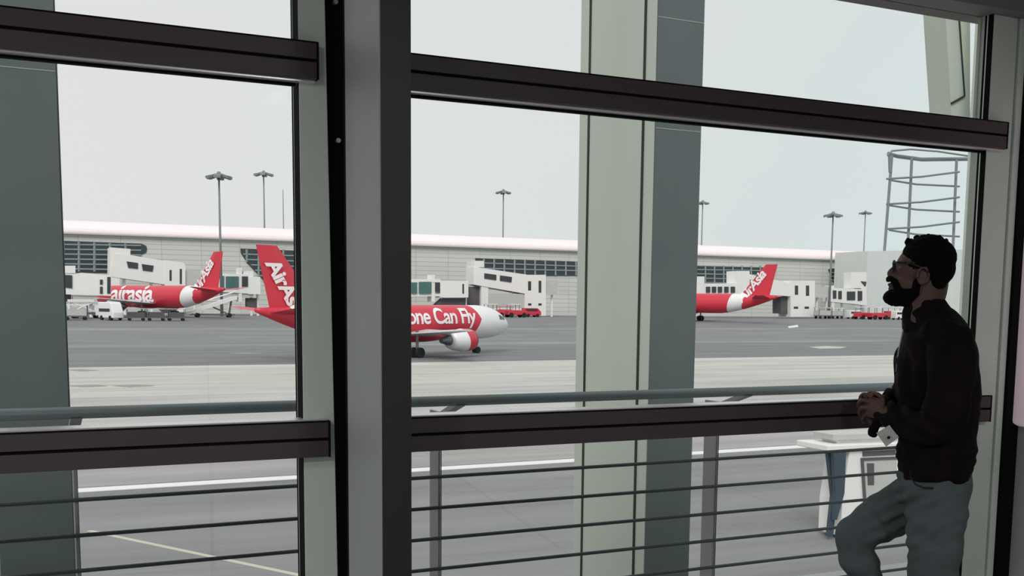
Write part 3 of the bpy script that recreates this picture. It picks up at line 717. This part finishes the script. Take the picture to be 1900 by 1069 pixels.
van(1672, 220, 'white van partly hidden behind the man\'s neck', 5, 2.4, 'white')
van(1420, 222, 'white van below the rightmost airliner tail', 3.2, 1.2, 'white') if False else None

# ---------------------------------------------------------------- equipment stand on the near apron, lower right
GZ = -4.0
def g2(px, py, D): return at(px, py, D)
base = atz(1600, 1000, GZ); DE = base.y
es = empty('equipment_stand', (base.x+.3, DE+.4, GZ), 'white service stand with flat top and dark blue legs on the near apron', 'equipment stand')
dd = 1.1
MB().poly(pxpoly([(1536, 827), (1700, 821), (1700, 831), (1536, 838)], DE), (0, dd, 0)).build('top_plate', 'facade_white', es, bev=.02)
MB().poly(pxpoly([(1545, 806), (1700, 801), (1700, 812), (1548, 818)], DE+.2), (0, dd-.4, 0)).build('upper_plate', 'grey_panel', es, bev=.02)
MB().poly(pxpoly([(1550, 817), (1690, 812), (1690, 822), (1556, 827)], DE+.3), (0, dd-.6, 0)).build('spacer', 'facade_white', es)
MB().poly(pxpoly([(1547, 839), (1570, 838), (1567, 915), (1553, 965), (1549, 965), (1551, 915)], DE+.05), (0, .12, 0)).build('leg', 'blue_dark', es)
MB().poly(pxpoly([(1536, 839), (1544, 839), (1554, 920), (1546, 996), (1537, 996), (1545, 920)], DE+.2), (0, .1, 0)).build('leg', 'blue_dark', es)
MB().poly(pxpoly([(1577, 837), (1700, 832), (1700, 996), (1560, 996), (1563, 930)], DE+.1), (0, dd-.3, 0)).build('cabinet', 'facade_white', es, bev=.02)
dr = MB().poly(pxpoly([(1601, 854), (1664, 851), (1664, 926), (1606, 930)], DE+.085), (0, .012, 0)).build('door', 'grey_panel', es)
MB().poly(pxpoly([(1601, 838), (1662, 835), (1662, 844), (1601, 847)], DE+.08), (0, .015, 0)).build('vent', 'dim', es)
MB().poly(pxpoly([(1609, 860), (1622, 860), (1622, 900), (1611, 900)], DE+.07), (0, .012, 0)).build('window', 'dim', dr)
MB().poly(pxpoly([(1598, 850), (1668, 847), (1668, 852), (1603, 855), (1608, 932), (1603, 932)], DE+.06), (0, .02, 0)).build('door_frame', 'dim', dr)

# ---------------------------------------------------------------- the man
OP = at(1722, 900, 2.98); OP.z = 0
vd = V((OP.x, OP.y, 0)).normalized(); RL = V((vd.y, -vd.x, 0))       # away from / across the line of sight
man = empty('person', OP, 'bearded person in glasses, dark jacket and faded jeans leaning on the window rail looking out', 'person')
def P(px, py, d=0.):
    r = ray(px, py); n_ = vd; t_ = ((OP+vd*d-EYE).dot(n_))/r.dot(n_); return EYE+r*t_
SC = FL/((OP-EYE).dot(FW)); print('person px/m', SC)
def cat(pts, sub=6):
    out = []
    n_ = len(pts)
    for i in range(n_-1):
        p0, p1, p2, p3 = pts[max(i-1, 0)], pts[i], pts[i+1], pts[min(i+2, n_-1)]
        for k in range(sub):
            t_ = k/sub
            out.append([.5*((2*b)+(-a+c)*t_+(2*a-5*b+4*c-d_)*t_*t_+(-a+3*b-3*c+d_)*t_**3) for a, b, c, d_ in zip(p0, p1, p2, p3)])
    out.append(list(pts[-1])); return out
def limb(mb, pts, grow=0., seg=20, sub=5):   # pts: px, py, depth m, half width px, half depth m
    c = cat([list(map(float, p)) for p in pts], sub)
    # rounded caps
    cs = [P(q[0], q[1], q[2]) for q in c]
    mb.tube(cs, [q[3]/SC+grow for q in c], seg, ref=vd, r2=[q[4]+grow for q in c])
    return mb
# note: tube(ref) makes radius r lie across (in the picture plane) and r2 along the depth
U = V((0, 0, 1))
def ell(mb, px, py, d, rx, rz, ry, tilt=0):
    c = P(px, py, d); a = math.radians(tilt); e1 = RL*math.cos(a)+U*math.sin(a); e2 = -RL*math.sin(a)+U*math.cos(a)
    return mb.ell(c, (e1*rx/SC, vd*ry, e2*rz/SC))
TORSO = [(1716, 590, 0, 28, .075), (1727, 606, 0, 42, .15), (1736, 630, 0, 58, .175), (1740, 670, 0, 66, .165), (1741, 730, 0, 68, .15), (1740, 790, 0, 67, .145), (1737, 850, 0, 66, .15)]
HIPS = [(1734, 855, 0, 60, .135), (1735, 890, 0, 62, .15), (1736, 925, -.01, 58, .15), (1736, 950, -.01, 44, .12)]
LEG_S = [(1742, 905, -.075, 50, .085), (1738, 960, -.08, 49, .09), (1733, 1030, -.085, 45, .085), (1730, 1100, -.085, 38, .07), (1732, 1150, -.085, 33, .062), (1735, 1230, -.085, 30, .055), (1738, 1312, -.085, 27, .05)]
LEG_R = [(1712, 915, .07, 45, .08), (1672, 940, .085, 45, .085), (1628, 966, .10, 41, .078), (1589, 996, .11, 38, .068), (1592, 1030, .11, 34, .066), (1607, 1075, .11, 31, .064), (1625, 1130, .11, 28, .055), (1636, 1196, .11, 24, .045)]
ARM_N = [(1757, 622, -.15, 36, .06), (1766, 660, -.185, 38, .062), (1763, 720, -.20, 36, .058), (1752, 775, -.20, 34, .055), (1725, 792, -.185, 31, .052), (1690, 787, -.13, 27, .045), (1662, 776, -.07, 21, .036), (1650, 771, -.045, 18, .032)]
ARM_F = [(1718, 622, .15, 34, .06), (1700, 660, .18, 33, .058), (1686, 705, .19, 28, .05), (1675, 738, .18, 25, .045), (1652, 744, .13, 20, .038), (1636, 744, .10, 17, .033)]
# body (skin): one continuous surface
bd = MB()
limb(bd, TORSO, -.016); limb(bd, HIPS, -.014); limb(bd, LEG_S, -.012); limb(bd, LEG_R, -.012); limb(bd, ARM_N, -.012); limb(bd, ARM_F, -.012)
limb(bd, [(1728, 520, 0, 30, .062), (1722, 545, 0, 31, .060), (1714, 568, 0, 30, .060), (1712, 598, 0, 34, .072), (1720, 620, 0, 40, .09)])
ell(bd, 1720, 485, 0, 46, 43, .076, -8)                 # skull
ell(bd, 1702, 500, 0, 38, 40, .066, 8)                # face block
ell(bd, 1694, 526, 0, 36, 30, .058, 0)                # cheeks and mouth
ell(bd, 1682, 545, 0, 27, 17, .045, 8)                 # jaw
ell(bd, 1678, 486, 0, 10, 6, .05, 0)                 # brow
limb(bd, [(1670, 489, 0, 5, .010), (1661, 498, 0, 6, .011), (1652, 507, 0, 6, .014), (1655, 511, 0, 6, .018)], sub=4)   # nose
ell(bd, 1660, 512, -.010, 6, 4, .007); ell(bd, 1660, 512, .010, 6, 4, .007)
ell(bd, 1655, 528, 0, 8, 3.6, .022); ell(bd, 1656, 536, 0, 8, 3.8, .019)
for sd in (-1, 1):                                       # ears
    c = P(1713, 512, sd*.074)
    pts = []
    for k in range(13):
        a_ = math.radians(-60+k*25); pts.append(c+RL*math.cos(a_)*9.5/SC+U*math.sin(a_)*14.5/SC+vd*sd*(.012 if 2 < k < 11 else .004))
    bd.tube(pts, .0055, 8); bd.ell(c, (RL*8/SC, vd*.006, U*12/SC)); bd.ell(P(1711, 525, sd*.076), (RL*5/SC, vd*.006, U*5/SC))
# hands
def finger(mb, pts, r0=.0088, r1=.0068):
    cs = [P(*p) for p in pts]; n_ = len(cs)
    f = cat([[*c, r0+(r1-r0)*i/(n_-1)] for i, c in enumerate(cs)], 4)
    mb.tube([V(q[:3]) for q in f], [q[3] for q in f], 10)
    mb.ell(f[-1][:3], (V((r1, 0, 0)), V((0, r1, 0)), V((0, 0, r1))), 10, 6)
limb(bd, [(1652, 771, -.045, 13, .024), (1640, 767, -.03, 14, .022), (1624, 758, -.015, 19, .016), (1614, 752, -.005, 17, .013)])      # near palm
finger(bd, [(1618, 738, -.012), (1604, 731, -.004), (1596, 738, .02), (1598, 747, .045)])
finger(bd, [(1614, 747, -.016), (1599, 743, -.006), (1592, 752, .02), (1597, 760, .045)], .009, .007)
finger(bd, [(1614, 757, -.016), (1599, 757, -.006), (1594, 767, .018), (1599, 773, .04)])
finger(bd, [(1616, 767, -.014), (1604, 771, -.004), (1600, 780, .014), (1606, 784, .03)], .0078, .006)
finger(bd, [(1638, 752, -.02), (1637, 740, -.025), (1629, 732, -.02), (1620, 729, -.008)], .0105, .008)                         # thumb up over
limb(bd, [(1640, 744, .10, 12, .022), (1629, 747, .085, 15, .02), (1616, 752, .06, 18, .016), (1608, 756, .045, 15, .013)])   # far palm
ell(bd, 1608, 747, .025, 13, 13, .022); ell(bd, 1612, 765, .02, 11, 13, .02)
finger(bd, [(1607, 746, .05), (1601, 751, .03), (1608, 762, .018)])
finger(bd, [(1606, 755, .05), (1602, 765, .03), (1612, 773, .02)])
finger(bd, [(1608, 764, .05), (1607, 776, .035), (1617, 782, .022)])
finger(bd, [(1611, 771, .05), (1614, 784, .035), (1623, 787, .02)], .0078, .006)
finger(bd, [(1630, 736, .07), (1620, 729, .05), (1610, 731, .035)], .0105, .008)
body = remesh(bd, 'body', 'skin', man, .0042, 2)
# eyes
for sd in (-1, 1):
    e_ = MB(); ell(e_, 1674, 496, sd*.032, 6, 6, .012); ey = e_.build('eye', 'eye', man, smooth=True)
    e_ = MB(); ell(e_, 1669.2, 496, sd*.033, 1.8, 2.8, .006); e_.build('iris', 'iris', ey, smooth=True)
# hair: cap with curls
hr = MB()
ell(hr, 1724, 477, 0, 47, 38, .083, -6); ell(hr, 1735, 498, 0, 35, 34, .078, 0); ell(hr, 1736, 522, 0, 21, 26, .066, 10)
hr_cut = []
random.seed(3)
for k in range(420):
    a_ = random.uniform(-10, 205); b_ = random.uniform(-88, 88)
    ca, sa, cb, sb = math.cos(math.radians(a_)), math.sin(math.radians(a_)), math.cos(math.radians(b_)), math.sin(math.radians(b_))
    px = 1723+44.5*ca*cb; pz = 477-38*sa*cb if sa > 0 else 490-38*sa*cb
    if px < 1690 and pz > 458: continue
    if px < 1676: continue
    s_ = random.uniform(2.4, 5.2)
    ell(hr, px+random.uniform(-1, 1), pz+random.uniform(-1, 1), .082*sb, s_, s_, s_/SC)
for k in range(14):
    px = 1681+k*5.6+random.uniform(-2, 2); pz = 441+abs(px-1722)**2*.0055+random.uniform(-3, 1)
    ell(hr, px, pz, random.uniform(-.03, .03), 4.2, 5.2, .010, random.uniform(-40, 40))
hair = remesh(hr, 'hair', 'hair', man, .0042, 1)
# sideburn and beard
brd = MB()
ell(brd, 1668, 551, 0, 28, 17, .042, 4); ell(brd, 1688, 546, 0, 30, 22, .060, 12); ell(brd, 1701, 528, 0, 13, 26, .069, -12); ell(brd, 1697, 545, 0, 20, 16, .062, 10)
limb(brd, [(1656, 519, -.034, 4, .008), (1651, 518, -.015, 5, .010), (1648.5, 518, 0, 6, .010), (1651, 518, .015, 5, .010), (1656, 519, .034, 4, .008)], sub=3)
limb(brd, [(1657, 519, -.032, 6, .008), (1664, 530, -.042, 7, .009), (1668, 545, -.042, 9, .012)], sub=3); limb(brd, [(1657, 519, .032, 6, .008), (1664, 530, .042, 7, .009), (1668, 545, .042, 9, .012)], sub=3)
for k in range(160):
    a_ = random.uniform(0, 360); px = 1672+random.uniform(-28, 26); py = 549+random.uniform(-6, 17); 
    if (px-1672)**2/900+(py-551)**2/330 > 1: continue
    ell(brd, px, py, random.choice((-1, 1))*random.uniform(.02, .044), 3, 4, .006)
beard = remesh(brd, 'beard', 'hair', man, .0042, 1, disp=lambda p, n_: .0018*noise.noise(p*160))
# glasses
gl = empty('glasses', (0, 0, 0)); gl.parent = man
tb_ = MB()
def rim(sd):
    pts = []
    for k in range(17):
        a_ = 2*math.pi*k/16; pts.append(P(1658.5+5.*math.cos(a_)*.35+ (1.5 if sd > 0 else 0), 494+10.5*math.sin(a_), sd*.033+.024*math.cos(a_)*1.0))
    return pts
rms = {}
for sd in (-1, 1): rms[sd] = MB().tube(rim(sd), .0022, 6).build('rim', 'spec', gl, smooth=True)
MB().tube([P(1658, 490, -.010), P(1656, 489, 0), P(1658, 490, .010)], .0022, 6).build('bridge', 'spec', gl)
for sd in (-1, 1):
    MB().tube([P(1661, 487, sd*.060), P(1668, 486.5, sd*.070), P(1690, 489, sd*.078), P(1708, 495, sd*.083), P(1717, 503, sd*.084)], [.0042, .004, .0035, .003, .0022], 8).build('temple', 'spec', gl, smooth=True)
    c = P(1659, 494, sd*.033); MB().ell(c, (RL*.0012, vd*.023, U*.0195)).build('lens', 'lens', rms[sd], smooth=True)
# jacket
jk = MB()
limb(jk, [(1718, 588, 0, 34, .078), (1727, 601, 0, 46, .15), (1736, 628, 0, 61, .185), (1741, 670, 0, 68, .175), (1742, 730, 0, 70, .16), (1741, 790, 0, 68, .155), (1737, 840, 0, 67, .158), (1736, 872, 0, 66, .165), (1737, 882, 0, 65, .166)])
limb(jk, [(1722, 558, 0, 26, .064), (1716, 578, 0, 36, .070), (1722, 598, 0, 44, .10)])      # collar body
limb(jk, ARM_N, .004); limb(jk, ARM_F, .004)
ell(jk, 1745, 628, -.13, 42, 34, .07); ell(jk, 1722, 628, .13, 42, 34, .07)
ell(jk, 1770, 880, 0, 30, 24, .14)                        # jacket back hem hanging lower
ell(jk, 1700, 700, 0, 40, 75, .13)
# loose cuff hanging from near sleeve
limb(jk, [(1644, 770, -.02, 16, .03), (1630, 783, .0, 15, .028), (1621, 798, .01, 11, .022), (1617, 811, .01, 7, .012)])
ell(jk, 1655, 785, -.04, 22, 16, .035, -20)
def wr(p, n_):
    q = V(((p-OP).dot(RL), (p-OP).dot(vd), p.z))
    a_ = noise.noise(V((q.x*7, q.y*7, q.z*13)))*.009
    arm = max(0, 1-abs(p.z-1.08)/.14)
    a_ += arm*.009*math.sin(q.z*95+q.x*60+4*noise.noise(q*6))*(1 if q.x < .02 else .25)
    hem = max(0, 1-abs(p.z-.93)/.08)
    a_ += hem*.0032*math.sin(q.z*150+3*noise.noise(q*5))
    fr = 1 if q.x < -.03 and p.z > 1.1 else .1
    a_ += fr*.007*math.sin(q.x*75+q.z*28+5*noise.noise(q*7))
    return a_
jacket = remesh(jk, 'jacket', 'jacket', man, .007, 4, wr)
# collar stand
cl = MB(); ell(cl, 1702, 592, 0, 21, 17, .06, -25); limb(cl, [(1729, 598, 0, 42, .10), (1722, 583, 0, 38, .080), (1716, 571, 0, 36, .072), (1713, 566, 0, 34, .070)])
remesh(cl, 'collar', 'jacket', man, .005, 3)
zp = MB(); zp.tube([P(1683, 590, -.012), P(1676, 615, -.03), P(1668, 650, -.05), P(1663, 690, -.05)], .004, 6); zp.build('zip', 'bolt', jacket, smooth=True)
# jeans
jn = MB()
limb(jn, HIPS, .004); limb(jn, LEG_S, .003); limb(jn, LEG_R, .003)
ell(jn, 1768, 905, -.03, 32, 36, .11)
ell(jn, 1700, 905, .02, 38, 34, .12, 20)
def wj(p, n_):
    q = V(((p-OP).dot(RL), (p-OP).dot(vd), p.z))
    a_ = noise.noise(V((q.x*8, q.y*8, q.z*12)))*.006
    kn = P(1589, 996, .11); d_ = (p-kn).length
    a_ += max(0, 1-d_/.24)*.006*math.sin((p-kn).length*115+3*noise.noise(q*8))
    cr_ = P(1690, 945, 0); d2 = (p-cr_).length
    a_ += max(0, 1-d2/.26)*.009*math.sin((q.z*.9-q.x*.6)*120+3*noise.noise(q*6))
    a_ += .003*math.sin(q.z*55+4*noise.noise(q*5))
    return a_
jeans = remesh(jn, 'jeans', 'jeans', man, .007, 3, wj)
pk = MB().tube([P(1688, 872, -.158), P(1690, 886, -.168), P(1699, 899, -.172), P(1714, 905, -.175), P(1732, 906, -.170)], .0035, 6); pk.build('pocket_seam', 'tyre', jeans, smooth=True)
# shoes
def shoe(cx, cy, d_, zsole):
    o = MB(); c = P(cx, cy, d_); c.z = zsole
    rr = [(-.08, .030, .060), (-.05, .038, .085), (0, .040, .095), (.05, .043, .075), (.11, .048, .055), (.16, .045, .045), (.19, .030, .032)]
    rings = []
    for (s_, w, h_) in rr:
        rings.append([c-RL*s_+vd*w*math.cos(a_)+U*(.012+h_*max(0, math.sin(a_))) for a_ in [math.pi*k/10 for k in range(11)]])
    s1 = MB().loft(rings).build('shoe', 'shoe', man, smooth=True)
    rings = [[c-RL*s_*1.02+vd*w*1.06*q+U*h2 for q, h2 in ((-1, 0.001), (1, 0.001), (1, .02), (-1, .02))] for (s_, w, h_) in rr]
    MB().loft(rings).build('sole', 'sole', s1)
shoe(1738, 1320, -.085, 0.0); shoe(1636, 1200, .11, .20)
# pale folded item held against the jacket
it = MB().poly([P(1626, 804, -.13), P(1650, 789, -.145), P(1668, 812, -.155), P(1644, 829, -.135)], vd*.006)
hp = it.build('folded_paper', 'paper'); tag(hp, 'small pale grey folded slip with a dark dot, held at the jacket front', 'paper')
c = P(1649, 812, -.146)
MB().tube([c-vd*.004, c+vd*.001], .0055, 10).build('dot', 'black', hp)

# ---------------------------------------------------------------- light
wd = bpy.data.worlds.new('overcast'); bpy.context.scene.world = wd; wd.use_nodes = True
nt = wd.node_tree; bg = nt.nodes['Background']
tc = nt.nodes.new('ShaderNodeTexCoord'); sx = nt.nodes.new('ShaderNodeSeparateXYZ'); nt.links.new(tc.outputs['Generated'], sx.inputs[0])
n_ = nt.nodes.new('ShaderNodeTexNoise'); n_.inputs['Scale'].default_value = 2.2; n_.inputs['Detail'].default_value = 4
mpn = nt.nodes.new('ShaderNodeMapping'); mpn.inputs['Scale'].default_value = (1, 1, 3); nt.links.new(tc.outputs['Generated'], mpn.inputs[0]); nt.links.new(mpn.outputs[0], n_.inputs['Vector'])
ad = nt.nodes.new('ShaderNodeMath'); ad.operation = 'MULTIPLY_ADD'; ad.inputs[1].default_value = .25; nt.links.new(n_.outputs['Fac'], ad.inputs[0])
nt.links.new(sx.outputs[0], ad.inputs[2])
cr = nt.nodes.new('ShaderNodeValToRGB'); nt.links.new(ad.outputs[0], cr.inputs[0])
e = cr.color_ramp.elements; e[0].position = .05; e[0].color = (.79, .755, .775, 1); e[1].position = .95; e[1].color = (.69, .775, .785, 1)
q = e.new(.55); q.color = (.745, .745, .755, 1); q = e.new(.75); q.color = (.70, .74, .745, 1)
nt.links.new(cr.outputs[0], bg.inputs[0]); bg.inputs[1].default_value = 1.06
def light(kind, name, loc, rot, energy, **k):
    l = bpy.data.lights.new(name, kind); l.energy = energy
    for a_, b_ in k.items(): setattr(l, a_, b_)
    o = bpy.data.objects.new(name, l); C.objects.link(o); o.location = loc; o.rotation_euler = rot; return o
light('SUN', 'hazy_sun', (0, 0, 50), (math.radians(48), 0, math.radians(-35)), 1.9, angle=math.radians(25), color=(1, .97, .94))
# unseen lamps added under the ceiling to brighten the hall
for (x, y) in ((-3.2, 1.2), (-1.6, -.6), (-3.6, -3.2), (2.0, -1.0)):
    o = empty('added_fill_light', (x, y, HZ+.25), 'square unseen light panel added to brighten the waiting hall', 'light', 'added light panels')
    MB().box(x-.32, x+.32, y-.32, y+.32, HZ+.215, HZ+.249).build('housing', 'lamp', o)
    light('AREA', 'added_fill_lamp', (x, y, HZ+.20), (0, 0, 0), 62, size=.6, color=(.98, 1, .98))
s = bpy.context.scene
s.view_settings.view_transform = 'Standard'; s.view_settings.look = 'None'; s.view_settings.gamma = 1; s.view_settings.exposure = 0
s.view_settings.use_curve_mapping = False
s.cycles.transparent_max_bounces = 16 if hasattr(s, 'cycles') else 8
